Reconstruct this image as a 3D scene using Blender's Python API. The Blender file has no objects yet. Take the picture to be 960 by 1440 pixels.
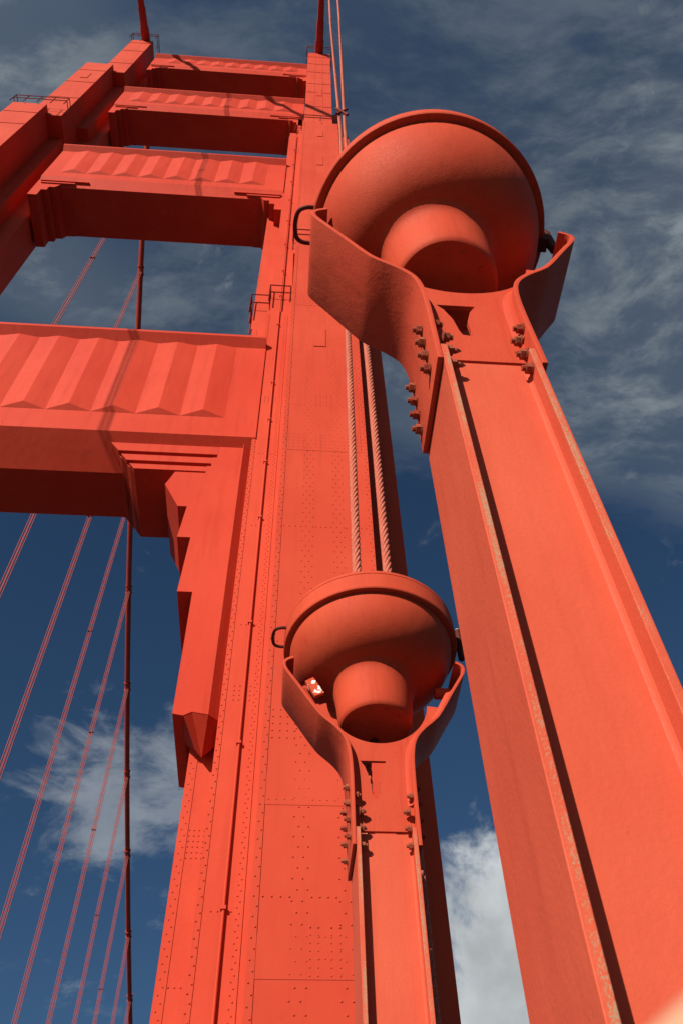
import bpy, bmesh, math, random
from mathutils import Vector, Matrix
from mathutils.geometry import tessellate_polygon
random.seed(7)
D = bpy.data
scn = bpy.context.scene
COL = scn.collection
PI = math.pi

# ------------------------------------------------------------------ camera
# World: X across the bridge, Y along it (tower ahead), Z up, metres, origin at the camera.
R = Matrix(((0.9975113, -0.04232023, -0.05639334),
            (-0.06812891, -0.78451061, -0.61636154),
            (-0.01815661, 0.61866962, -0.78544143)))
cam_d = D.cameras.new('camera')
cam = D.objects.new('camera', cam_d)
COL.objects.link(cam)
cam.matrix_world = R.to_4x4()
cam_d.sensor_fit = 'VERTICAL'
cam_d.sensor_height = 22.2
cam_d.sensor_width = 14.8
cam_d.lens = 22.2 * 1168 / 1440
cam_d.clip_start = 0.005
cam_d.clip_end = 60000
cam_d.dof.use_dof = True
cam_d.dof.focus_distance = 6.0
cam_d.dof.aperture_fstop = 9.0
scn.camera = cam
scn.cycles.diffuse_bounces = 3
scn.cycles.sample_clamp_indirect = 4.0
DECK = -1.65

# ------------------------------------------------------------------ light
AZ, EL = math.radians(35), math.radians(29)          # sun behind the camera, to the left
to_sun = Vector((-math.sin(AZ) * math.cos(EL), -math.cos(AZ) * math.cos(EL), math.sin(EL)))
sd = D.lights.new('sun', 'SUN')
sd.energy = 5.0
sd.angle = math.radians(0.53)
sd.color = (1.0, 0.93, 0.82)
sun = D.objects.new('sun', sd)
COL.objects.link(sun)
sun.rotation_euler = (-to_sun).to_track_quat('-Z', 'Y').to_euler()

scn.view_settings.view_transform = 'Standard'
scn.view_settings.look = 'None'
scn.view_settings.exposure = 0.56
scn.view_settings.gamma = 1.0
try:
    scn.view_settings.use_curve_mapping = False
except Exception:
    pass


class NT:
    """small helper round a node tree"""
    def __init__(self, nt):
        self.nt = nt
        nt.nodes.clear()

    def n(self, t, **kw):
        nd = self.nt.nodes.new(t)
        ins = kw.pop('ins', {})
        for k, v in kw.items():
            setattr(nd, k, v)
        for k, v in ins.items():
            if isinstance(v, bpy.types.NodeSocket):
                self.nt.links.new(v, nd.inputs[k])
            else:
                nd.inputs[k].default_value = v
        return nd

    def math(self, op, a, b=0.0, c=0.0, clamp=False):
        nd = self.n('ShaderNodeMath', operation=op, use_clamp=clamp)
        for i, v in enumerate((a, b, c)):
            if isinstance(v, bpy.types.NodeSocket):
                self.nt.links.new(v, nd.inputs[i])
            else:
                nd.inputs[i].default_value = v
        return nd.outputs[0]

    def ramp(self, v, a, b, c=0.0, d=1.0, smooth=True):
        nd = self.n('ShaderNodeMapRange', interpolation_type='SMOOTHSTEP' if smooth else 'LINEAR')
        self.nt.links.new(v, nd.inputs[0])
        for i, x in enumerate((a, b, c, d)):
            nd.inputs[i + 1].default_value = x
        return nd.outputs[0]

    def mix(self, f, a, b, mode='MIX'):
        nd = self.n('ShaderNodeMix', data_type='RGBA', blend_type=mode)
        for i, v in ((0, f), (6, a), (7, b)):
            if isinstance(v, bpy.types.NodeSocket):
                self.nt.links.new(v, nd.inputs[i])
            elif i == 0:
                nd.inputs[0].default_value = v
            else:
                nd.inputs[i].default_value = (*v, 1)
        return nd.outputs[2]

    def noise(self, vec, scale, detail=4, rough=.55, dist=0.0):
        nd = self.n('ShaderNodeTexNoise', ins={'Scale': scale, 'Detail': detail, 'Roughness': rough, 'Distortion': dist})
        self.nt.links.new(vec, nd.inputs['Vector'])
        return nd.outputs[0]

    def map(self, vec, scale=(1, 1, 1), rot=(0, 0, 0), loc=(0, 0, 0)):
        nd = self.n('ShaderNodeMapping', ins={'Scale': scale, 'Rotation': rot, 'Location': loc})
        self.nt.links.new(vec, nd.inputs['Vector'])
        return nd.outputs[0]


# ------------------------------------------------------------------ sky: Nishita with thin cirrus and two low cumulus banks
world = D.worlds.new('World')
scn.world = world
world.use_nodes = True
w = NT(world.node_tree)
sky = w.n('ShaderNodeTexSky', sky_type='NISHITA', sun_disc=False, sun_elevation=EL, sun_rotation=math.atan2(to_sun.x, to_sun.y),
          altitude=0, air_density=1.0, dust_density=0.3, ozone_density=2.0)
tc = w.n('ShaderNodeTexCoord')
dirv = tc.outputs['Generated']
sep = w.n('ShaderNodeSeparateXYZ', ins={0: dirv})
zc = w.math('MAXIMUM', sep.outputs[2], 0.06)
px_ = w.math('DIVIDE', sep.outputs[0], zc)
py_ = w.math('DIVIDE', sep.outputs[1], zc)
plane = w.n('ShaderNodeCombineXYZ', ins={0: px_, 1: py_, 2: 0.0}).outputs[0]
# cirrus: streaks drawn out in one direction
warp = w.n('ShaderNodeTexNoise', ins={'Scale': 1.6, 'Detail': 4.0, 'Vector': plane})
warpv = w.n('ShaderNodeVectorMath', operation='SCALE', ins={0: warp.outputs[1], 'Scale': .26}).outputs[0]
pv = w.n('ShaderNodeVectorMath', operation='ADD', ins={0: plane, 1: warpv}).outputs[0]
c1 = w.noise(w.map(pv, (1.5, 3.0, 1), (0, 0, math.radians(58))), 3.4, 10, .66)
c2 = w.noise(w.map(plane, (1, 1, 1), (0, 0, .4), (3.1, 1.7, 0)), 1.3, 4, .5)
streak = w.ramp(c1, .42, .72)
broad = w.ramp(c2, .34, .62)
edge = w.math('SUBTRACT', w.math('ADD', py_, w.math('MULTIPLY', w.math('SUBTRACT', c1, .5), .28)), w.math('MULTIPLY', px_, .30))
upper = w.ramp(edge, .53, .66, 1.0, 0.0)                      # the cirrus sheet covers the upper sky only
cir = w.math('MULTIPLY', w.math('ADD', w.math('MULTIPLY', streak, .85), .26), w.math('MULTIPLY', w.math('ADD', w.math('MULTIPLY', broad, .75), .25), upper))
# cumulus: soft banks round given directions, broken up by noise
cumn = w.noise(dirv, 11.0, 10, .62, .3)


def bank(d, r0, r1):
    d = Vector(d).normalized()
    dp = w.n('ShaderNodeVectorMath', operation='DISTANCE', ins={0: dirv, 1: tuple(d)}).outputs['Value']
    return w.ramp(dp, r0, r1, 1.0, 0.0)


b1 = bank((0.30, 0.92, 0.345), .04, .34)
b2 = w.math('MAXIMUM', bank((-0.20, 0.812, 0.540), .0, .15), bank((-0.125, 0.815, 0.565), .0, .13))
b3 = bank((0.27, 0.85, 0.46), .0, .10)
k1 = w.ramp(w.math('ADD', cumn, w.math('MULTIPLY', b1, .62)), .74, 1.02)
cum2 = w.noise(w.map(dirv, (1, 1, 2.0)), 10.0, 10, .64, .4)
k2 = w.ramp(w.math('ADD', w.math('MULTIPLY', cum2, 1.35), w.math('MULTIPLY', b2, .42)), .80, 1.16)
k3 = w.ramp(w.math('ADD', cumn, w.math('MULTIPLY', b3, .40)), .72, 1.0)
cum = w.math('MAXIMUM', w.math('MULTIPLY', k1, .95), w.math('MAXIMUM', w.math('MULTIPLY', k2, .40), w.math('MULTIPLY', k3, .3)))
skyc = w.mix(1.0, sky.outputs[0], (0.38, 0.555, 0.68), 'MULTIPLY')
col1 = w.mix(cir, skyc, (3.55, 4.05, 4.3))
shade = w.ramp(w.noise(dirv, 9.0, 5, .55), .3, .7, .72, 1.1)
cumc = w.n('ShaderNodeVectorMath', operation='SCALE', ins={0: (7.6, 8.0, 8.2), 'Scale': shade}).outputs[0]
col2 = w.mix(cum, col1, cumc)
bg = w.n('ShaderNodeBackground', ins={'Color': col2, 'Strength': 0.05})
out = w.n('ShaderNodeOutputWorld', ins={'Surface': bg.outputs[0]})

# ------------------------------------------------------------------ materials


def paint(name, base, rough=.5, bump=.15, bscale=60, grime=.25, streak=.2, scale=1.0, spec=.08, fade=(1.10, 1.28, 1.28), wavy=.0):
    m = D.materials.new(name)
    m.use_nodes = True
    t = NT(m.node_tree)
    co = t.n('ShaderNodeTexCoord').outputs['Object']
    big = t.noise(t.map(co, (scale, scale, scale * .6)), 1.1, 5, .6)
    st = t.noise(t.map(co, (scale * 5, scale * 5, scale * .35)), 2.2, 5, .6)
    fine = t.noise(co, bscale, 4, .6)
    b = Vector(base)
    light = tuple(b[i] * fade[i] for i in range(3))
    dark = tuple(b[i] * f for i, f in enumerate((.62, .52, .55)))
    c = t.mix(t.ramp(big, .32, .70), base, light)
    c = t.mix(t.math('MULTIPLY', t.ramp(st, .47, .78), streak), c, dark)
    spots = t.noise(co, bscale * .35, 6, .7)
    c = t.mix(t.math('MULTIPLY', t.ramp(spots, .60, .74), grime), c, (.10, .035, .022))
    rg = t.ramp(fine, .3, .7, rough - .08, rough + .1)
    bp = t.n('ShaderNodeBump', ins={'Strength': bump, 'Distance': .01, 'Height': fine})
    if wavy:                                                    # slightly buckled plate
        wv = t.noise(t.map(co, (scale * 6, scale * 6, scale * 3.5)), 1.0, 3, .5)
        bp = t.n('ShaderNodeBump', ins={'Strength': .5, 'Distance': wavy, 'Height': wv, 'Normal': bp.outputs[0]})
    p = t.n('ShaderNodeBsdfPrincipled', ins={'Base Color': c, 'Roughness': rg, 'Specular IOR Level': spec, 'Normal': bp.outputs[0]})
    t.n('ShaderNodeOutputMaterial', ins={'Surface': p.outputs[0]})
    m['nt'] = 1
    return m, t, c, p, co


ORANGE = (.425, .0425, .0198)
M = {}
M['tower'] = paint('tower_paint', ORANGE, .62, .05, 9, .15, .28, .20, wavy=.02)[0]
M['strut'] = paint('strut_paint', (.42, .035, .0165), .62, .06, 9, .18, .34, .22, wavy=.025)[0]
M['cable'] = paint('cable_paint', (.32, .036, .024), .6, .1, 20, .25, .2, .5)[0]
def rope_paint():
    m, t, c, p, co = paint('rope_paint', (.40, .085, .052), .6, .3, 90, .45, .3, 3)
    nz = t.noise(co, 70, 5, .7)
    t.nt.links.new(t.mix(t.math('MULTIPLY', t.ramp(nz, .50, .66), .55), c, (.52, .28, .20)), p.inputs['Base Color'])
    return m


M['rope'] = rope_paint()
M['farrope'] = paint('faded_rope_paint', (.27, .056, .050), .6, .1, 30, .2, .2, 1)[0]
M['rail'] = paint('railing_paint', (.17, .016, .010), .6, .1, 40, .2, .2, 1)[0]
M['lamp'] = paint('lamp_paint', (.41, .048, .023), .62, .14, 90, .55, .36, 2.2, wavy=.005)[0]
M['bowl'] = paint('bowl_paint', (.41, .048, .0215), .66, .10, 120, .30, .28, 2.4, wavy=.003)[0]
M['dark'] = paint('dark_metal', (.07, .014, .010), .55, .2, 60, .4, .3, 3)[0]


def worn_paint():
    """lamp paint rubbed off to grey-brown metal along the front edges of the post's flanges"""
    m, t, c, p, co = paint('worn_post_paint', (.455, .066, .034), .56, .12, 80, .18, .22, 1.6, wavy=.006)
    s = t.n('ShaderNodeSeparateXYZ', ins={0: co})
    edge = t.ramp(s.outputs[1], -.038, -.062)
    inner = t.ramp(t.math('ABSOLUTE', t.math('SUBTRACT', t.math('ABSOLUTE', s.outputs[0]), .1315)), .006, .016, 1, 0)
    nz = t.noise(t.map(co, (60, 60, 40)), 6.0, 6, .75)
    nb = t.noise(co, 5.0, 3, .5)
    k = t.math('MULTIPLY', edge, t.math('ADD', .30, t.math('MULTIPLY', inner, .7)))
    k = t.math('MULTIPLY', k, t.ramp(nb, .3, .65, .55, 1.1))
    msk = t.ramp(t.math('ADD', nz, t.math('MULTIPLY', k, .27)), .715, .83)
    t.nt.links.new(t.mix(msk, c, (.31, .20, .12)), p.inputs['Base Color'])
    return m


M['post'] = worn_paint()


def chipped():
    m, t, c, p, co = paint('chipped_paint', (.43, .055, .024), .5, .2, 60, .3, .2, 2)
    nz = t.noise(co, 26, 3, .5)
    t.nt.links.new(t.mix(t.ramp(nz, .57, .60), c, (.62, .61, .58)), p.inputs['Base Color'])
    return m


M['chip'] = chipped()
M['rust'] = paint('rusty_bolt', (.24, .036, .019), .7, .4, 90, .6, .3, 8, fade=(1.15, 2.1, 2.2))[0]


def simple(name, base, rough, scale=8, var=.25, bump=.2, **kw):
    m = D.materials.new(name)
    m.use_nodes = True
    t = NT(m.node_tree)
    co = t.n('ShaderNodeTexCoord').outputs['Object']
    nz = t.noise(co, scale, 6, .6)
    c = t.mix(nz, tuple(x * (1 - var) for x in base), tuple(x * (1 + var) for x in base))
    bp = t.n('ShaderNodeBump', ins={'Strength': bump, 'Distance': .01, 'Height': nz})
    p = t.n('ShaderNodeBsdfPrincipled', ins={'Base Color': c, 'Roughness': rough, 'Normal': bp.outputs[0], **kw})
    t.n('ShaderNodeOutputMaterial', ins={'Surface': p.outputs[0]})
    return m


M['asphalt'] = simple('asphalt', (.05, .05, .052), .9, 30)
M['concrete'] = simple('sidewalk_concrete', (.13, .12, .11), .85, 12)
M['water'] = simple('bay_water', (.02, .045, .06), .12, .05, .3, .6)
M['marking'] = simple('road_marking', (.75, .73, .65), .7, 20, .1)
M['skin'] = simple('skin', (.50, .27, .17), .5, 60, .08, .1, **{'Subsurface Weight': .15})
M['glass'] = simple('lamp_glass', (.55, .58, .58), .12, 3, .05, .02)

# ------------------------------------------------------------------ mesh helpers


class MB:
    def __init__(self):
        self.v, self.f, self.s = [], [], []

    def add(self, vs, fs, smooth=False):
        o = len(self.v)
        self.v += [tuple(x) for x in vs]
        self.f += [tuple(i + o for i in f) for f in fs]
        self.s += [smooth] * len(fs)

    def box(self, x0, x1, y0, y1, z0, z1):
        vs = [(x, y, z) for z in (z0, z1) for y in (y0, y1) for x in (x0, x1)]
        self.add(vs, [(0, 2, 3, 1), (4, 5, 7, 6), (0, 1, 5, 4), (1, 3, 7, 5), (3, 2, 6, 7), (2, 0, 4, 6)])

    def prism(self, outer, a0, a1, axes='xzy', holes=()):
        """polygon (list of 2D points) extruded along the third axis letter from a0 to a1"""
        ix = ['xyz'.index(c) for c in axes]

        def P(p, a):
            r = [0, 0, 0]
            r[ix[0]], r[ix[1]], r[ix[2]] = p[0], p[1], a
            return r
        loops = [list(outer)] + [list(h) for h in holes]
        tris = tessellate_polygon([[Vector((p[0], p[1], 0)) for p in l] for l in loops])
        flat = [p for l in loops for p in l]
        n = len(flat)
        vs = [P(p, a0) for p in flat] + [P(p, a1) for p in flat]
        fs = [tuple(t) for t in tris] + [tuple(i + n for i in reversed(t)) for t in tris]
        o = 0
        for l in loops:
            m = len(l)
            for i in range(m):
                j = (i + 1) % m
                fs.append((o + i, o + j, o + j + n, o + i + n))
            o += m
        self.add(vs, fs)

    def tube(self, pts, r, n=8, caps=True, smooth=True):
        pts = [Vector(p) for p in pts]
        rs = r if isinstance(r, (list, tuple)) else [r] * len(pts)
        vs, fs = [], []
        up = Vector((0, 0, 1))
        t0 = (pts[1] - pts[0]).normalized()
        u = t0.cross(up if abs(t0.z) < .9 else Vector((1, 0, 0))).normalized()
        for i, p in enumerate(pts):
            t = (pts[min(i + 1, len(pts) - 1)] - pts[max(i - 1, 0)]).normalized()
            u = (u - t * u.dot(t)).normalized()
            v = t.cross(u)
            for k in range(n):
                a = 2 * PI * k / n
                vs.append(p + (u * math.cos(a) + v * math.sin(a)) * rs[i])
        for i in range(len(pts) - 1):
            for k in range(n):
                a, b = i * n + k, i * n + (k + 1) % n
                fs.append((a, b, b + n, a + n))
        self.add(vs, fs, smooth)
        if caps:
            m = len(pts) - 1
            self.add(vs[:n], [tuple(reversed(range(n)))])
            self.add(vs[m * n:], [tuple(range(n))])

    def bar(self, a, b, r, n=4):
        self.tube([a, b], r, n, True, n > 5)

    def lathe(self, prof, M4=None, n=64, smooth=True, sharp=()):
        """prof: list of (r, z); consecutive pairs make rings; sharp corners by splitting"""
        segs, cur = [], [prof[0]]
        for i in range(1, len(prof)):
            cur.append(prof[i])
            if i in sharp:
                segs.append(cur)
                cur = [prof[i]]
        segs.append(cur)
        for sg in segs:
            if len(sg) < 2:
                continue
            vs, fs = [], []
            for r, z in sg:
                for k in range(n):
                    a = 2 * PI * k / n
                    p = Vector((r * math.cos(a), r * math.sin(a), z))
                    vs.append(M4 @ p if M4 else p)
            for i in range(len(sg) - 1):
                for k in range(n):
                    a, b = i * n + k, i * n + (k + 1) % n
                    fs.append((a, b, b + n, a + n))
            self.add(vs, fs, smooth)

    def ribbon(self, path, thick, y0, y1, side):
        """strip following a path in XZ, thickened to one side, extruded in Y"""
        n = len(path)
        P = [Vector((p[0], p[1])) for p in path]
        off = []
        for i in range(n):
            ta = (P[i] - P[i - 1]).normalized() if i else (P[1] - P[0]).normalized()
            tb = (P[i + 1] - P[i]).normalized() if i < n - 1 else ta
            m = Vector((ta.y, -ta.x)) + Vector((tb.y, -tb.x))
            off.append(P[i] + m * (thick * side / max(.3, m.length_squared * .5)))
        vs = []
        for i in range(n):
            for q in (P[i], off[i]):
                for y in (y0, y1):
                    vs.append((q.x, y, q.y))
        fs = []
        for i in range(n - 1):
            a, b = i * 4, i * 4 + 4
            fs += [(a, a + 1, b + 1, b), (a + 2, b + 2, b + 3, a + 3), (a, b, b + 2, a + 2), (a + 1, a + 3, b + 3, b + 1)]
        fs += [(0, 2, 3, 1), (4 * n - 4, 4 * n - 3, 4 * n - 1, 4 * n - 2)]
        self.add(vs, fs, True)

    def build(self, name, mat, parent=None, bevel=0.0, origin=None, auto=None):
        me = D.meshes.new(name)
        o = Vector(origin) if origin else Vector()
        me.from_pydata([tuple(Vector(v) - o) for v in self.v], [], self.f)
        me.validate()
        for p, s in zip(me.polygons, self.s):
            p.use_smooth = s
        bm = bmesh.new()
        bm.from_mesh(me)
        bmesh.ops.recalc_face_normals(bm, faces=bm.faces)
        bm.to_mesh(me)
        bm.free()
        me.materials.append(M[mat] if isinstance(mat, str) else mat)
        ob = D.objects.new(name, me)
        COL.objects.link(ob)
        ob.location = o
        if parent:
            ob.parent = parent
        if bevel:
            b = ob.modifiers.new('bevel', 'BEVEL')
            b.width = bevel
            b.segments = 2
            b.limit_method = 'ANGLE'
            b.angle_limit = math.radians(35)
        return ob


def tag(o, label, cat, group=None):
    o['label'] = label
    o['category'] = cat
    if group:
        o['group'] = group
    return o


def empty(name, loc=(0, 0, 0)):
    o = D.objects.new(name, None)
    COL.objects.link(o)
    o.location = loc
    return o


def spline(pts, k=6):
    P = [Vector(p) for p in pts]
    out = []
    for i in range(len(P) - 1):
        a, b, c, d = P[max(i - 1, 0)], P[i], P[i + 1], P[min(i + 2, len(P) - 1)]
        for j in range(k):
            t = j / k
            out.append(.5 * ((2 * b) + (c - a) * t + (2 * a - 5 * b + 4 * c - d) * t * t + (3 * b - a - 3 * c + d) * t ** 3))
    out.append(P[-1])
    return out


def rivet(mb, x, y, z, r=.039, h=.028):
    """rivet head on a face that looks towards -Y"""
    vs = [(x, y - h, z)]
    for k in range(6):
        a = PI / 3 * k
        vs.append((x + r * .62 * math.cos(a), y - h * .8, z + r * .62 * math.sin(a)))
    for k in range(6):
        a = PI / 3 * k
        vs.append((x + r * math.cos(a), y + .01, z + r * math.sin(a)))
    fs = []
    for k in range(6):
        j = (k + 1) % 6
        fs += [(0, 1 + k, 1 + j), (1 + k, 7 + k, 7 + j, 1 + j)]
    mb.add(vs, fs)


# ------------------------------------------------------------------ setting (mostly below the picture)
def struct(o):
    o['kind'] = 'structure'
    return o


m_ = MB(); m_.box(-30.5, -2.2, -400, 700, DECK - .5, DECK - .15); struct(m_.build('road', 'asphalt'))
m_ = MB(); m_.box(-2.2, 1.3, -400, 23.0, DECK - .5, DECK); struct(m_.build('sidewalk', 'concrete', bevel=.02))
m_ = MB()
for i in range(-20, 60):
    for x in (-9.3, -12.5, -15.7, -18.9, -22.1):
        m_.box(x - .07, x + .07, i * 9, i * 9 + 3, DECK - .149, DECK - .145)
struct(m_.build('road_marking', 'marking'))
m_ = MB(); m_.add([(-30000, -30000, -69), (30000, -30000, -69), (30000, 30000, -69), (-30000, 30000, -69)], [(0, 1, 2, 3)])
struct(m_.build('water', 'water'))

# ------------------------------------------------------------------ the tower
tower = tag(empty('bridge_tower', (-14, 32, -69)), 'huge riveted orange suspension bridge tower with stepped legs joined by four cross struts', 'bridge tower')
tower_loc = Vector(tower.location)


def tpart(mb, name, mat, parent=tower, bevel=0.0):
    """a part of the tower, whose mesh is in world coordinates"""
    o = mb.build(name, mat, parent, bevel)
    if parent is tower:
        o.location = -tower_loc
    return o


Y1, Y2, Y3, Y4, YB2, YB3 = 24.0, 24.5, 25.4, 26.2, 27.0, 28.8
Z1, Z2, Z3, Z4 = 64.8, 105.2, 134.6, 159.6


def leg_boxes(mb, mains, bay2, bay3):
    """nested shafts: each stage sets back and narrows; stepped bays beside the main shaft"""
    zb = -69
    for (x0, x1, y, z) in mains:
        mb.box(x0, x1, y, 34.5 - (y - 24) * .3, zb, z)
        zb = z - 1.0
    zb = -69
    for (x0, x1, y, z) in bay2:
        mb.box(x0, x1, y, 34.5 - (y - 24) * .3, zb, z)
        zb = z - .5
    zb = -69
    for (x0, x1, y, z) in bay3:
        mb.box(x0, x1, y, 34.5 - (y - 24) * .3, zb, z)
        zb = z - .5


rl = MB()
leg_boxes(rl, [(-.79, 3.62, Y1, Z1), (-.93, 3.15, Y2, Z2), (-.86, 2.60, Y3, Z3), (-.93, 2.70, Y4, Z4)],
          [(-2.65, 5.59, YB2, 58.5), (-2.5, 4.75, YB2 + .15, 110.5), (-1.65, 4.0, YB2 + .3, 122)],
          [(-3.82, 5.3, YB3, 59.8), (-3.95, 4.6, YB3 + .15, 97.5), (-2.75, 3.9, YB3 + .3, 118)])
# the edge angles and splice plates that frame the panels
for x0, x1 in ((-.79, -.55), (3.36, 3.62)):
    rl.box(x0 + .004, x1 - .004, Y1 - .025, Y1 + .02, -60, Z1 - .1)
for x0, x1 in ((-.93, -.72), (2.94, 3.15)):
    rl.box(x0 + .004, x1 - .004, Y2 - .025, Y2 + .02, Z1, Z2 - .1)
rl.box(-2.64, -2.43, YB2 - .025, YB2 + .02, -60, 58)
rl.box(-1.45, -1.1, YB2 - .03, YB2 + .02, -60, 58)
rl.box(-3.81, -3.45, YB3 - .025, YB3 + .02, -60, 59)
rl.box(-2.75, -2.5, YB3 - .025, YB3 + .02, -60, 59)
# horizontal splices: a slightly proud lapped plate, its lower edge throws the thin shadow line
for z, y, x0, x1 in ((9.9, Y1, -.55, 3.36), (15.2, Y1, -.55, 3.36), (35.6, Y1, -.5, 3.3), (53.2, Y1, -.5, 3.3)):
    rl.box(x0, x1, y - .012, y + .02, z, z + 17.0 if z in (35.6,) else z + 1.2)
leg_r = tpart(rl, 'tower_leg', 'tower')

# rivets: zigzag columns, seam rows, stiffener patches
rv = MB()


def column(x, y, z0, z1, pitch=.42, zig=.0, gaps=()):
    z, k = z0, 0
    while z < z1:
        rivet(rv, x + (zig if k % 2 else -zig), y, z)
        z += pitch
        k += 1


def row(x0, x1, y, z, pitch=.22):
    n = max(1, int((x1 - x0) / pitch))
    for i in range(n + 1):
        rivet(rv, x0 + (x1 - x0) * i / n, y, z, .042, .03)


def patch(x0, x1, y, z0, z1, px=.2, pz=.26):
    z = z0
    while z <= z1 + .01:
        row(x0, x1, y, z, px)
        z += pz


for x in (.47, .78, 1.88, 2.2):
    column(x, Y1, 8, 64, .34, .075)
for x in (-.66, 3.49):
    column(x, Y1 - .025, 8, 64, .30, .05)
column(-1.28, YB2 - .03, 8, 58, .19, .045)
column(-2.54, YB2 - .03, 8, 58, .27, .05)
for x in (-3.63, -2.62):
    column(x, YB3 - .025, 8, 59, .24, .06)
for z in (12.2, 15.4, 22.3, 29.4, 40.1, 47.4):
    row(-.45, .33, Y1, z); row(.98, 1.7, Y1, z); row(2.4, 3.3, Y1, z)
for z in (17.8, 35.9):
    for a, b in ((-.45, .33), (.98, 1.7), (2.4, 3.3)):
        patch(a, b, Y1, z, z + 1.3, .2, .3)
patch(-.45, 1.7, Y1, 53.5, 54.4, .2, .3)
for z in (10.0, 19.2, 40.0):                                   # stiffener patches like a letter H
    patch(.95, 1.18, Y1, z, z + 1.5, .2, .22)
    patch(1.55, 1.8, Y1, z, z + 1.5, .2, .22)
    row(1.2, 1.55, Y1, z + .45, .15); row(1.2, 1.55, Y1, z + 1.05, .15)
for z in (16.0,):
    patch(-3.4, -2.85, YB3, z, z + 1.1, .17, .22)
for z in (21.8, 45.2):
    patch(-2.15, -1.5, YB2, z, z + .9, .2, .24)
for z in (13.2, 26.0, 33.0, 39.5, 51):
    row(-2.15, -1.5, YB2, z, .2)
row(-3.4, -2.8, YB3, 11.6, .16)
for x in (.35, 1.9):                                           # the next stage up
    column(x - .12, Y2, 66, 104, .5, .07); column(x + .14, Y2, 66, 104, .5, .07)
for z in (70.2, 73, 79, 85, 91, 98, 103):
    row(-.7, 2.9, Y2, z, .3)
ri = tpart(rv, 'rivets', 'tower', leg_r)

def plates(lst, leg):
    for q in lst:
        b = MB()
        b.box(*q)
        tpart(b, 'panel_plate', 'tower', leg)


# panel outlines (access plates) on the upper stages
pn = []
for (x0, x1, y, z0, z1) in ((.75, 1.5, Y1, 47.2, 49.6), (.75, 1.4, Y2, 88, 91), (.75, 1.4, Y2, 99, 101.5), (.6, 1.3, Y3, 123.5, 128), (.6, 1.3, Y2, 76, 78.5)):
    pn.append((x0, x1, y - .06, y - .013 + .02, z0, z1))
for z in (111.5, 117.2, 125.5, 131):
    pn.append((-.8, 2.55, Y3 - .05, Y3 + .02, z, z + .25))
for z in (138, 143.5, 150, 156):
    pn.append((-.88, 2.65, Y4 - .05, Y4 + .02, z, z + .25))
for x in (.2, 1.35):
    pn.append((x, x + .12, Y3 - .04, Y3 + .02, 106, 134))
    pn.append((x, x + .12, Y4 - .04, Y4 + .02, 136, 158))
plates(pn, leg_r)

pp = MB()
pts = [(-1.74, YB2 - .10, z) for z in (-1.6, 20, 40, 60, 80, 100, 109)]
pp.tube(pts, .055, 8)
for z in (13.2, 19.6, 26.0, 33.5, 38.5, 43.0, 47.5, 56, 61, 66, 72, 78, 84, 90, 96, 102):
    pp.box(-1.84, -1.66, YB2 - .19, YB2 + .02, z, z + .12)
tpart(pp, 'service_pipe', 'tower', leg_r)


def railing(mb, x0, x1, y0, y1, z, h=1.25, step=1.5, n=2):
    """pipe guard rail round a ledge: front and two sides"""
    cor = [(x0, y1), (x0, y0), (x1, y0), (x1, y1)]
    for i in range(3):
        a, b = Vector(cor[i]), Vector(cor[i + 1])
        for k in range(n):
            zz = z + h * (k + 1) / n
            mb.bar((a.x, a.y, zz), (b.x, b.y, zz), .052)
        m = max(1, int((b - a).length / step))
        for j in range(m + 1):
            p = a.lerp(b, j / m)
            mb.bar((p.x, p.y, z - .3), (p.x, p.y, z + h), .06)


g = MB(); railing(g, -1.0, 3.7, Y1 - .25, Y2, Z1 + .1, 2.2); tpart(g, 'railing', 'rail', leg_r)
g = MB(); railing(g, -1.1, 3.3, Y2 - .25, Y3, Z2 + .1, 2.2); tpart(g, 'railing', 'rail', leg_r)
g = MB(); railing(g, -2.6, -1.0, YB2 - .3, YB2 + 1.5, 60, 2.6, .9); tpart(g, 'railing', 'rail', leg_r)
g = MB(); railing(g, -4.2, -2.5, YB3 - .4, YB3 + 1.5, 61.5, 3.0, .9); tpart(g, 'railing', 'rail', leg_r)
g = MB(); railing(g, -1.9, -.9, YB2 - .2, YB2 + 1.0, 110.5, 2.6, .9); tpart(g, 'railing', 'rail', leg_r)
g = MB(); railing(g, -1.2, 3.0, Y4 - .5, Y4 + 2.5, Z4, 3.2, 1.4); tpart(g, 'railing', 'rail', leg_r)

ll = MB()
leg_boxes(ll, [(-35.2, -31.2, Y1, Z1), (-34.3, -30.5, Y2, Z2), (-32.45, -28.75, Y3, Z3), (-30.45, -27.05, Y4, Z4)],
          [(-35.8, -29.3, 27.8, 58.5), (-35, -28.9, 27.95, 110.5), (-33, -27.3, 28.1, 135)],
          [(-35.6, -27.9, 29.3, 59.8), (-34.8, -27.2, 29.45, 98), (-32.8, -26.1, 29.6, 129), (-30.6, -25.5, 29.7, 152)])
leg_l = tpart(ll, 'tower_leg', 'tower')
pn = []
for z in (96, 101):
    pn.append((-34.2, -30.6, Y2 - .05, Y2 + .02, z, z + .25))
for z in (113, 122, 129.5):
    pn.append((-32.4, -28.8, Y3 - .05, Y3 + .02, z, z + .25))
for z in (140, 150, 157):
    pn.append((-30.4, -27.1, Y4 - .05, Y4 + .02, z, z + .25))
pn.append((-31.2, -30.3, Y3 - .07, Y3 + .02, 124.5, 127.5))
plates(pn, leg_l)
g = MB(); railing(g, -34.6, -28.5, Y2 - .2, Y3, Z2 + .1, 2.4); tpart(g, 'railing', 'rail', leg_l)
g = MB(); railing(g, -30.9, -26.6, Y4 - .5, Y4 + 2.5, Z4, 3.2, 1.4); tpart(g, 'railing', 'rail', leg_l)


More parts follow.
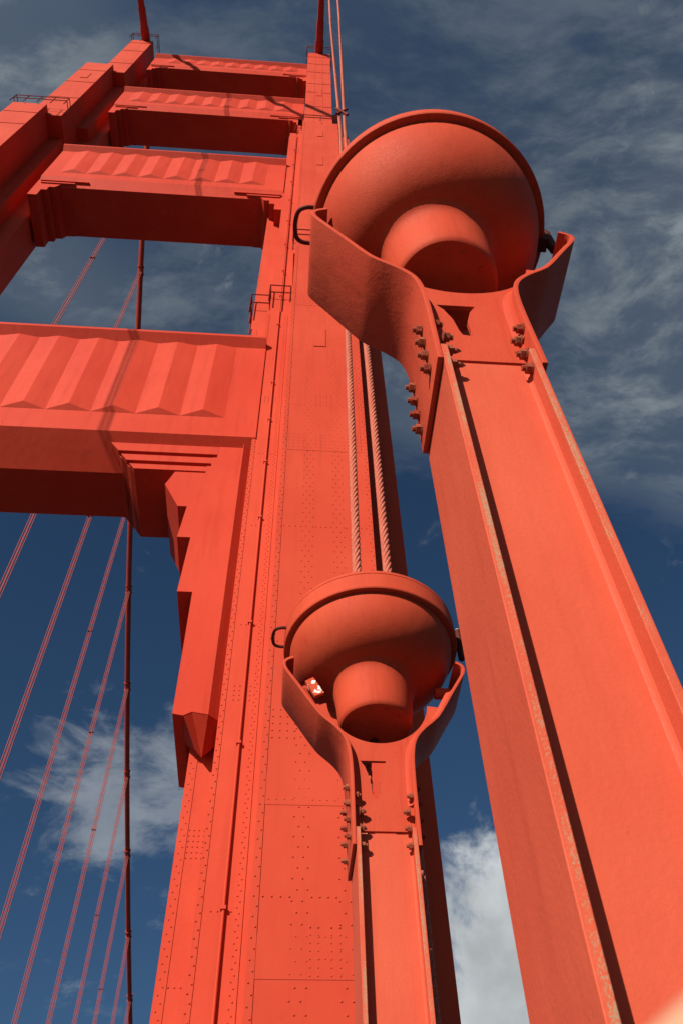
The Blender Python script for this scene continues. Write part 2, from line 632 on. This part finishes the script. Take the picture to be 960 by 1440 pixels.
def strut(x0, x1, y, ztop, zcb, zcor, zfas, slope, yback, period, ridge, m0, m1):
    """cross strut: cornice, fluted fascia of folded plates, sloping underside, flat soffit"""
    mb = MB()
    ys, zs = y + slope[0], zfas - slope[1]
    prof = [(y, zfas), (ys, zs), (yback, zs), (yback, zcb + .3), (y, zcb + .3)]
    mb.prism(prof, x0, x1, 'yzx')
    mb.prism([(y + .01, zcb), (y - .52, zcb + .65), (y - .52, zcb + .9), (yback - .5, zcb + .95), (yback - .5, zcb)], x0 + .01, x1 - .01, 'yzx')
    x = x1 - m1
    while x - period > x0 + m0:                                # folded plates, ridge towards the viewer
        xa, xm, xb = x - period, x - period / 2, x
        zt, zr = zcb - .06, zcor + ridge * 1.5
        vs = [(xa, y - .004, zcor), (xm, y - ridge, zr), (xb, y - .004, zcor), (xa, y - .004, zt), (xm, y - ridge * .8, zt), (xb, y - .004, zt)]
        mb.add(vs, [(0, 1, 4, 3), (1, 2, 5, 4), (0, 2, 1), (3, 4, 5)])
        x -= period
    return tpart(mb, 'cross_strut', 'strut')


def bracket(parent, prof, y0, y1, slats=(), keel=(), cut=()):
    mb = MB()
    mb.prism(prof, y0, y1, 'xzy')
    for i, (xa, xb, za, zb) in enumerate(slats):
        mb.box(min(xa, xb), max(xa, xb), y0 - .26 + i * .075, y0 + .3, za, zb)
    for q, dy in cut:
        mb.prism(q, y0 + dy, y1 - .02 - dy * .1, 'xzy')
    for q in keel:
        mb.prism(q[0], q[1], q[2], 'yzx')
    return tpart(mb, 'bracket', 'strut', parent)


K = 27.15
s1 = strut(-28.5, -2.435, 26.9, 52.8, 52.15, 43.0, 41.0, (1.75, 1.75), 31.9, 2.66, .27, .5, 2.0)
pr = [(-.330, 1.384), (-.245, 1.384), (-.259, 1.34), (-.225, 1.272), (-.207, 1.272), (-.2135, 1.18), (-.189, 1.18),
      (-.194, 1.036), (-.168, 1.036), (-.166, .779), (-.150, .776), (-.138, .783), (-.1135, .779), (-.1135, 1.481), (-.166, 1.481), (-.166, 1.452),
      (-.166, 1.441), (-.175, 1.441), (-.175, 1.409), (-.184, 1.409), (-.184, 1.384)]
pr = pr[1:]                                                     # the slotted top is built from separate slats
prof1 = [(a * K, b * K) for a, b in pr]


def slat(zt, zb, xr):
    dg = lambda z: -.330 - .062 * (z - 1.393) / .087
    return [(dg(zt) * K, zt * K), (dg(zb) * K, zb * K), (xr * K, zb * K), (xr * K, zt * K)]


slats1 = [(slat(1.480, 1.452, -.1655), 0), (slat(1.441, 1.4205, -.1745), .03), (slat(1.4095, 1.393, -.1835), .06), (slat(1.455, 1.394, -.180), .34)]
br = bracket(s1, prof1, K, 32.2, [], [], slats1)
bv = MB()                                                       # chamfered edge between the bracket and the leg
bv.prism([(-3.10, K + .012), (-3.078, K + .004), (-2.656, 27.58), (-2.656, 29.2), (-3.10, 29.2)], 21.15, 40.6, 'xyz')
tpart(bv, 'bracket_edge', 'strut', s1)
kl = MB()                                                       # the keel that brings the bracket's foot to a point
kv = [(-4.065, K + .003, 21.08), (-3.745, K + .003, 21.27), (-3.08, K + .003, 21.16), (-2.66, 27.58, 21.16), (-2.66, 28.3, 20.6), (-3.25, 28.3, 19.93), (-4.065, 28.3, 20.95),
      (-4.065, 29.2, 21.16), (-2.66, 29.2, 21.16)]
kl.add(kv, [(0, 1, 5), (0, 5, 6), (1, 2, 5), (2, 3, 5), (3, 4, 5), (6, 5, 4, 8, 7), (0, 6, 7), (3, 8, 4), (0, 7, 8, 3, 2, 1)])
tpart(kl, 'bracket_foot', 'strut', s1)
mirror1 = [(-31.1 - a, b) for a, b in prof1]
bracket(s1, mirror1, K, 32.2, [], [], [([(-31.1 - a, b) for a, b in q], d) for q, d in slats1])

# corner brackets of the upper struts: the same stepped corbel, smaller


def corner(parent, xe, zf, s, y0, y1, sgn):
    P = [(3.9, .35), (3.9, -.35), (3.0, -.35), (3.0, -.75), (2.2, -.8), (1.85, -1.6), (1.3, -1.6), (1.3, -2.5), (.75, -2.5), (.75, -4.1), (-.15, -4.1), (-.15, .35)]
    prof = [(xe - sgn * u * s, zf + v * s) for u, v in P]
    sl = [(xe - sgn * 4.9 * s, xe - sgn * .2 * s, zf - .28 * s, zf + .02 * s), (xe - sgn * 3.6 * s, xe - sgn * .3 * s, zf - .7 * s, zf - .42 * s)]
    mb = MB()
    mb.prism(prof, y0, y1, 'xzy')
    for i, (xa, xb, za, zb) in enumerate(sl):
        mb.box(min(xa, xb), max(xa, xb), y0 - .22 + i * .09, y0 + 2.5, za, zb)
    return tpart(mb, 'bracket', 'strut', parent)


s2 = strut(-26.8, -2.5, 27.0, 96.7, 96.0, 88.6, 87.2, (.5, 1.7), 32.4, 2.6, .27, .6, 2.0)
corner(s2, -2.5, 86.4, 1.0, 27.3, 32.5, 1); corner(s2, -26.8, 86.4, 1.0, 27.3, 32.5, -1)
s3 = strut(-25.7, -1.0, 27.0, 125.9, 125.6, 120.6, 119.3, (.4, 1.4), 31.8, 2.4, .26, .6, 1.6)
corner(s3, -1.2, 118.8, .85, 27.3, 31.9, 1); corner(s3, -25.7, 118.8, .85, 27.3, 31.9, -1)
s4 = strut(-25.3, -1.0, 27.0, 150.8, 150.2, 147.0, 145.8, (.3, 1.1), 30.4, 2.3, .24, .6, 1.4)
corner(s4, -1.0, 145.4, .75, 27.25, 30.5, 1); corner(s4, -25.3, 145.4, .75, 27.25, 30.5, -1)
g = MB(); railing(g, -6.6, -4.5, 27.6, 29, 53.9, .9, 1.2); tpart(g, 'railing', 'rail', s1)

# ------------------------------------------------------------------ main cables and suspenders
XL, XR = -28.35, .88


def zfront(y):
    return 160.2 - .40 * (26.2 - y) + .00022 * (26.2 - y) ** 2


back = [(33, 160.4), (40.0, 155.5), (54.2, 143.2), (65.8, 133.9), (80, 122.6), (93.7, 112.6), (107, 104.2), (122.5, 95.6), (136, 88.8), (149.7, 82.6), (166, 75.6), (186, 67.8), (215, 58), (260, 46), (320, 35)]


def zback(y):
    for (a, za), (b, zb) in zip(back, back[1:]):
        if a <= y <= b:
            return za + (zb - za) * (y - a) / (b - a)
    return back[-1][1]


def main_cable(x, label, bands):
    root = tag(empty('main_cable', (x, 33, 160.4)), label, 'cable', 'main cables of the bridge')
    mb = MB()
    ys = [-140, -100, -60, -20, 0, 10, 18, 22, 25, 27.5]
    pts = [Vector((x, y, zfront(y))) for y in ys] + [Vector(p) for p in spline([(x, 31, 160.9)] + [(x, a, b) for a, b in back], 4)]
    mb.tube([p - Vector(root.location) for p in pts], .46, 14)
    mb.build('cable', 'cable', root)
    sl = MB()
    sp = [Vector((x, y, zfront(y) + .05)) - Vector(root.location) for y in (18.5, 21, 21.2, 24, 24.3, 27.5)]
    sl.tube(sp, [.50, .52, .60, .62, .72, .74], 14)
    sl.build('cable_sleeve', 'cable', root)
    for y in bands:
        c = Vector((x, y, zback(y) if y > 33 else zfront(y)))
        d = Vector((0, 3, (zback(y + 1.5) - zback(y - 1.5)) if y > 33 else .4 * 3)).normalized()
        b = MB()
        c = c - Vector(root.location)
        b.tube([c - d * .75, c - d * .55, c - d * .5, c + d * .5, c + d * .55, c + d * .75], [.60, .60, .52, .52, .60, .60], 14, smooth=False)
        b.build('cable_band', 'cable', root)
    return root


sus_y = [44.1, 58.4, 74.2, 88.8, 103.0, 118.4, 133.5, 148.4, 165.0, 179.5]
main_cable(XL, 'far left main cable, a dark round orange tube sloping down behind the tower', sus_y + [2.5])
main_cable(XR, 'right main cable running over the near tower leg on the right', [3.6])

ordw = ['nearest the tower', 'second from the tower', 'third from the tower', 'fourth from the tower', 'fifth from the tower', 'sixth from the tower', 'seventh from the tower', 'eighth from the tower', 'ninth from the tower', 'tenth from the tower']


def far_suspender(x, y, ztop, label, r=.046, sp=.27):
    root = tag(empty('suspender', (x, y, DECK)), label, 'suspender', 'suspenders hanging from the main cable')
    H = ztop - DECK
    for dx, dy in [(k * sp, q) for k, q in ((-1, 0), (-.36, .12), (.36, -.12), (1, 0))]:
        mb = MB()
        mb.tube([(dx, dy, -.6), (dx, dy, H * .5), (dx, dy, H + .4)], r, 6)
        mb.build('rope', 'farrope', root)
    mb = MB()
    mb.box(-.34, .34, -.14, .14, H * .72, H * .72 + .1)
    mb.build('spacer', 'rail', root)
    return root


for y, wd in zip(sus_y, ordw):
    far_suspender(XL, y, zback(y), 'rope suspender on the left cable behind the tower, %s' % wd)
far_suspender(XL, 2.5, zfront(2.5), 'rope suspender left of the frame, in front of the left tower leg', .055, .2)

# the near suspender: two laid wire ropes behind the smaller lamp
sus = tag(empty('suspender', (.62, 4.25, DECK)), 'thick twisted pair of orange wire ropes rising behind the smaller floodlight', 'suspender')
so = Vector(sus.location)


def laid_rope(path, rad, lay, ztwist):
    """six strands laid round a core; plain above the height where single strands stop showing"""
    mb = MB()
    P = [Vector(p) for p in path]
    L = [0]
    for a, b in zip(P, P[1:]):
        L.append(L[-1] + (b - a).length)

    def at(s):
        for i in range(len(P) - 1):
            if s <= L[i + 1]:
                return P[i].lerp(P[i + 1], (s - L[i]) / (L[i + 1] - L[i]))
        return P[-1]
    send = min(L[-1], ztwist)
    n = int(send / lay * 12)
    rs = rad * .39
    for k in range(6):
        pts = []
        for i in range(n + 1):
            s = send * i / n
            a = 2 * PI * (s / lay + k / 6)
            pts.append(at(s) + Vector((math.cos(a), math.sin(a), 0)) * (rad - rs))
        mb.tube(pts, rs, 7, True)
    mb.tube([at(send * i / 40) for i in range(41)], rad * .5, 8)
    mb.tube([at(send - .1 + (L[-1] - send + .1) * i / 6) for i in range(7)], rad * .96, 10)
    return mb


yT = 4.25
for path in ([(.487, yT, -1.7), (.49, yT, 4.4), (.52, yT, 8), (.585, yT + .02, 15.5), (.60, yT + .03, 18), (.50, yT, 32), (.46, yT, zfront(yT))],
             [(.765, yT, -1.7), (.757, yT, .8), (.748, yT, 2.2), (.727, yT, 4.6), (.725, yT, 8), (.69, yT + .02, 15.5), (.69, yT + .03, 18), (.80, yT, 32), (1.3, yT, zfront(yT))]):
    laid_rope([Vector(p) - so for p in path], .037, .42, 34).build('rope', 'rope', sus)
sp_ = MB()
a_, b_ = Vector((.53, yT - .03, 19.2)) - so, Vector((.76, yT - .03, 19.2)) - so
for p, q in ((a_ + Vector((0, 0, .25)), b_ - Vector((0, 0, .25))), (a_ - Vector((0, 0, .25)), b_ + Vector((0, 0, .25)))):
    sp_.bar(p, q, .03, 6)
sp_.build('spacer', 'rail', sus)

# ------------------------------------------------------------------ floodlights on H-section posts


def hexbolt(mb, x, y, z, sgn, r=.017, h=.017, shank=.012):
    """hex nut with washer and a stub of thread, on a face looking along sgn*X"""
    for (r0, a, b, n) in ((r * 1.25, 0, .004, 12), (r, .004, .004 + h, 6), (r * .55, .004 + h, .004 + h + shank, 8)):
        ph = random.random()
        vs = []
        for q in (a, b):
            for k in range(n):
                t = 2 * PI * k / n + ph
                vs.append((x + sgn * q, y + r0 * math.cos(t), z + r0 * math.sin(t)))
        fs = [(k, (k + 1) % n, (k + 1) % n + n, k + n) for k in range(n)] + [tuple(range(n, 2 * n)), tuple(reversed(range(n)))]
        mb.add(vs, fs)


def floodlight(base, dzy, rx, rs, reach, label, chip=False, rimh=.088):
    dzb = dzy
    bx, by = base
    root = tag(empty('floodlight', (bx, by, DECK)), label, 'floodlight', 'bowl floodlights on steel posts')
    o = Vector((0, 0, -DECK))                                   # local z = height above the camera + o
    oz = -DECK
    zj = 2.305 + dzy
    # H-section post: web near the front, deep flanges running back
    pm = MB()
    W, F, TH = .1265, .1475, .021
    pm.box(-W - .002, W + .002, .0, .016, 0, zj + oz)
    for s in (-1, 1):
        x0, x1 = sorted((s * W, s * F))
        pm.box(x0, x1, -.06, .29, 0.002, zj + oz + .003)
        # root fillet between web and flange
        q = [(s * W, -.013), (s * (W - .004), -.006), (s * (W - .008), -.002), (s * (W - .013), 0.001), (s * W, .001)]
        pm.prism(q, 0.001, zj + oz - .001, 'xyz')
    pm.build('post', 'post', root, bevel=.004)
    bpl = MB(); bpl.box(-.24, .24, -.16, .39, -.02, .025); bpl.build('base_plate', 'post', root, bevel=.006)

    # yoke: a forked casting, flanges flare out into two arms
    ctl = [(.1495, 2.215), (.1495, 2.40), (.1495, 2.58), (.154, 2.72), (.172, 2.825), (.225, 2.900), (.300, 2.966), (.335, 3.010), (.44, 3.215), (.512, 3.345), (.537, 3.40), (.535, 3.445), (.485, 3.475)]
    half = [Vector(p) for p in ctl]
    for _ in range(3):                                          # Chaikin rounding of the bent strap
        nw = [half[0]]
        for p, q in zip(half, half[1:]):
            nw += [p.lerp(q, .25), p.lerp(q, .75)]
        half = nw + [half[-1]]
    ym = MB()
    for s in (-1, 1):
        kx, kz = reach[0 if s < 0 else 1]
        pth = [(s * (p.x if p.x < .335 else .335 + (p.x - .335) * kx), (p.y if p.y < 3.01 else 3.01 + (p.y - 3.01) * kz) + dzy + oz) for p in half]
        ym.ribbon(pth, .017, -.062, .285, s)
    hs = [p for p in half if p.y > 2.45]
    # web with the U-shaped cut that clears the neck
    ins = [(p.x + .002, p.y) for p in hs if p.y < 3.02]
    ins.append((.372, 3.085))
    cz, cr = 3.12, .285
    out_ = [(.148, 2.318)] + ins
    tipx = out_[-1][0]
    out_.append((tipx - .05, out_[-1][1] + .005))
    arc = []
    for i in range(25):
        a = math.radians(-5 - 85 * i / 24)
        arc.append((cr * math.cos(a), cz + cr * math.sin(a)))
    rightside = out_ + arc[:-1]
    outer = rightside + [(0, cz - cr)] + [(-x, z) for x, z in reversed(rightside)]
    outer = [(x, z + dzy + oz) for x, z in outer]
    hole = [(-.108, 2.722), (-.085, 2.685), (-.062, 2.61), (-.052, 2.53), (-.044, 2.497), (-.018, 2.492), (-.012, 2.53), (-.014, 2.60), (.004, 2.675), (.028, 2.722)]
    hole = [(x, z + dzy + oz) for x, z in hole]
    ym.prism(outer, -.002, .016, 'xzy', [hole])
    # throat fillets between web and arms
    for s in (-1, 1):
        for i in range(len(hs) - 1):
            a, b = hs[i], hs[i + 1]
            if b.y > 3.2:
                break
            vs = []
            for p in (a, b):
                zz = p.y + dzy + oz
                vs += [(s * (p.x + .001), -.030, zz), (s * (p.x - .008), -.012, zz), (s * (p.x - .030), -.001, zz)]
            ym.add(vs, [(0, 1, 4, 3), (1, 2, 5, 4)], True)
    yoke = ym.build('yoke', 'lamp', root, bevel=.003)
    for s in (-1, 1):
        for z in (2.31, 2.40, 2.49, 2.58):
            for (x, y, zz, sg) in ((s * .1665, .030, z, s), (s * .1665, .245, z - .012, s), (s * (W if z < 2.5 else .1495), -.034, z - .085, -s)):
                bo = MB()
                hexbolt(bo, x, y, zz + dzy + oz, sg)
                bo.build('bolt', 'rust', yoke)

    # bowl: surface of revolution, leaning a little towards the tower
    ax = Vector((.0, .068, 1)).normalized()
    rot = Vector((0, 0, 1)).rotation_difference(ax).to_matrix().to_4x4()
    T = Matrix.Translation(Vector((rx, .10, 3.715 + dzb + oz))) @ rot @ Matrix.Diagonal((rs, rs, 1, 1))
    bw = MB()
    q0 = rimh - .003
    jn = .455
    prof = [(.470, -.02), (.480, -q0)]
    N = 22
    for i in range(N + 1):
        t = i / N
        a = t * PI / 2
        prof.append((.19 + (.480 - .19) * math.cos(a) ** .95, -q0 - (jn - q0) * math.sin(a)))
    bw.lathe(prof, T, 96)
    bowl = bw.build('bowl', 'bowl', root)
    rm = MB()
    rm.lathe([(.47, -.02), (.47, .004), (.506, .004), (.512, -.002), (.513, -.024), (.506, -.026), (.506, -.030), (.515, -.032), (.516, -rimh), (.512, -rimh - .008), (.476, -rimh - .008)], T, 96, True, (1, 2, 3, 4, 5, 6, 7, 8, 9))
    rm.build('rim', 'bowl', bowl)
    gl = MB()
    gl.lathe([(.0005, .02), (.2, .018), (.40, .008), (.471, -.004)], T, 64)
    gl.build('lens', 'glass', bowl)
    nk = MB()
    pf = [(.300, -.430), (.268, -.442), (.243, -.460), (.228, -.485), (.220, -.525), (.213, -.58), (.207, -.66), (.200, -.715), (.193, -.733), (.185, -.740), (.05, -.740), (.0005, -.740)]
    nk.lathe(pf, T, 64, True, (9,))
    # drain hole and the ring of screws in the bottom plate
    for (x, y, r) in [(.0, .10, .026)] + [(.15 * math.cos(a), .15 * math.sin(a), .008) for a in [k * PI / 5 for k in range(10)]]:
        vs = [T @ Vector((x + r * math.cos(k * PI / 5), y + r * math.sin(k * PI / 5), q)) for q in (-.740, -.746) for k in range(10)]
        nk.add(vs, [(k, (k + 1) % 10, (k + 1) % 10 + 10, k + 10) for k in range(10)] + [tuple(range(10, 20))])
    nk.build('neck', 'bowl', bowl)
    dr = MB()
    dr.lathe([(.026, -.748), (.0005, -.7482)], T @ Matrix.Translation((0, .10, 0)), 16)
    dr.build('drain_hole', 'dark', bowl)
    # handle on the left of the rim
    hd = MB()
    hp = [T @ Vector((x, y, -.062)) for x, y in ((-.50, -.10), (-.54, -.098), (-.572, -.078), (-.584, -.025), (-.577, .03), (-.548, .052), (-.50, .054))]
    hd.tube(spline(hp, 5), .0098, 8)
    hd.build('handle', 'dark', bowl)
    # hinge barrel on the right of the rim
    hg = MB()
    p = [T @ Vector(q) for q in ((.548, -.02, .055), (.548, -.02, .01), (.540, -.02, -.20))]
    hg.tube([p[0], p[1]], .019, 12)
    hg.tube([p[1], p[2]], [.026, .020], 10)
    hg.box(.48 + rx, .53 + rx, .05, .11, 3.60 + dzb + oz, 3.70 + dzb + oz)
    hg.build('hinge', 'dark', bowl)
    hc = MB()
    hc.lathe([(.0155, .0005), (.0155, .0065), (.0085, .0065), (.0085, .0005)], Matrix.Translation(p[0]) @ rot, 16, False, (1, 2))
    hc.build('hinge_cap', simple('worn_metal', (.6, .52, .4), .4, 40) if 'wm' not in M else M['wm'], bowl)
    # pivots that carry the bowl between the arms
    for s in (-1, 1):
        pv_ = MB()
        z = 3.27 + dzy + oz
        pv_.tube([(s * .36, .10, z), (s * .465, .10, z)], .034, 14)
        pv_.build('pivot', 'lamp', yoke)
    if chip:                                                     # a lug plate inside the left arm, its paint chipped to white
        lg = MB()
        q = [(-.408, 3.215), (-.352, 3.11), (-.300, 3.135), (-.362, 3.245)]
        lg.prism([(x, z + dzy + oz) for x, z in q], -.045, -.022, 'xzy')
        lg.build('lug', 'chip', yoke)
    return root


M['wm'] = simple('worn_metal', (.60, .52, .40), .4, 40)
floodlight((.57, 1.2), 0.0, -.036, 1.0, ((1, 1), (.80, .76)), 'large near orange bowl floodlight on the broad post at the right edge')
floodlight((.5098, 3.73), -.09, -.008, 1.03, ((.93, .78), (.84, .78)), 'smaller bowl floodlight lower down, before the ropes and tower leg', True, .150)

# ------------------------------------------------------------------ the photographer's hand: one fingertip shows, out of focus, in the corner


def make_hand():
    fwd = R @ Vector((0, 0, -1)); right = R @ Vector((1, 0, 0)); up = R @ Vector((0, 1, 0))
    depth = .062

    def at(px, py, d):
        return R @ (Vector(((px - 480) / 1168, -(py - 720) / 1168, -1)) * d)
    tip = at(1118, 1468, depth)
    dirn = (up * .80 + right * .47 - fwd * .30).normalized()    # index finger, tip upwards
    # index finger chain runs back down from the tip, past the corner of the frame
    f_tip = tip + dirn * .012
    j1 = tip - dirn * .014
    j2 = j1 - dirn * .022 - fwd * .010
    k = j2 - dirn * .035 - fwd * .022 + right * .010
    palm = k - up * .045 - fwd * .030 + right * .008
    wrist = palm - up * .045 - fwd * .030 + right * .012
    elbow = wrist - up * .17 - fwd * .10 + right * .10
    side = (right * .75 - fwd * .55 + up * .1).normalized()
    V, E, RAD = [], [], []

    def add(p, r, par=None):
        V.append(p); RAD.append(r)
        if par is not None:
            E.append((par, len(V) - 1))
        return len(V) - 1
    iw = add(wrist, .028)
    ie = add(elbow, .040, iw)
    ip = add(palm, .030, iw)
    ik = add(k, .012, ip)
    a = add(j2, .0095, ik); a = add(j1, .0085, a); a = add(f_tip, .0062, a)
    for i, ln in ((1, 1.08), (2, 1.0), (3, .82)):                # three curled fingers beside the index finger
        b = k + side * .021 * i - up * .003 * i
        c1_ = b + (dirn * .6 - fwd * .2).normalized() * .036 * ln + fwd * .004
        c2_ = c1_ + (dirn * .1 - side * .05 - fwd * .95).normalized() * .024 * ln
        c3_ = c2_ + (-dirn * .7 - fwd * .6).normalized() * .018 * ln
        q = add(b, .012, ip); q = add(c1_, .0092, q); q = add(c2_, .0085, q); add(c3_, .0065, q)
    t1 = palm - side * .028 + up * .012                          # thumb from the side of the palm near its base
    t2 = t1 - side * .020 + up * .028
    t3 = t2 - side * .004 + up * .026
    q = add(t1, .013, ip); q = add(t2, .0105, q); add(t3, .0072, q)
    base = Vector(wrist)
    me = D.meshes.new('hand')
    me.from_pydata([tuple(v - base) for v in V], E, [])
    ob = D.objects.new('hand', me)
    COL.objects.link(ob)
    ob.location = base
    sk = ob.modifiers.new('skin', 'SKIN')
    for i, r in enumerate(RAD):
        me.skin_vertices[0].data[i].radius = (r, r)
    me.skin_vertices[0].data[ip].use_root = True
    sk.use_smooth_shade = True
    sb = ob.modifiers.new('sub', 'SUBSURF')
    sb.levels = sb.render_levels = 2
    me.materials.append(M['skin'])
    return ob


_h = make_hand()
tag(_h, 'blurred bare fingertip of a hand poking into the bottom right corner', 'hand')
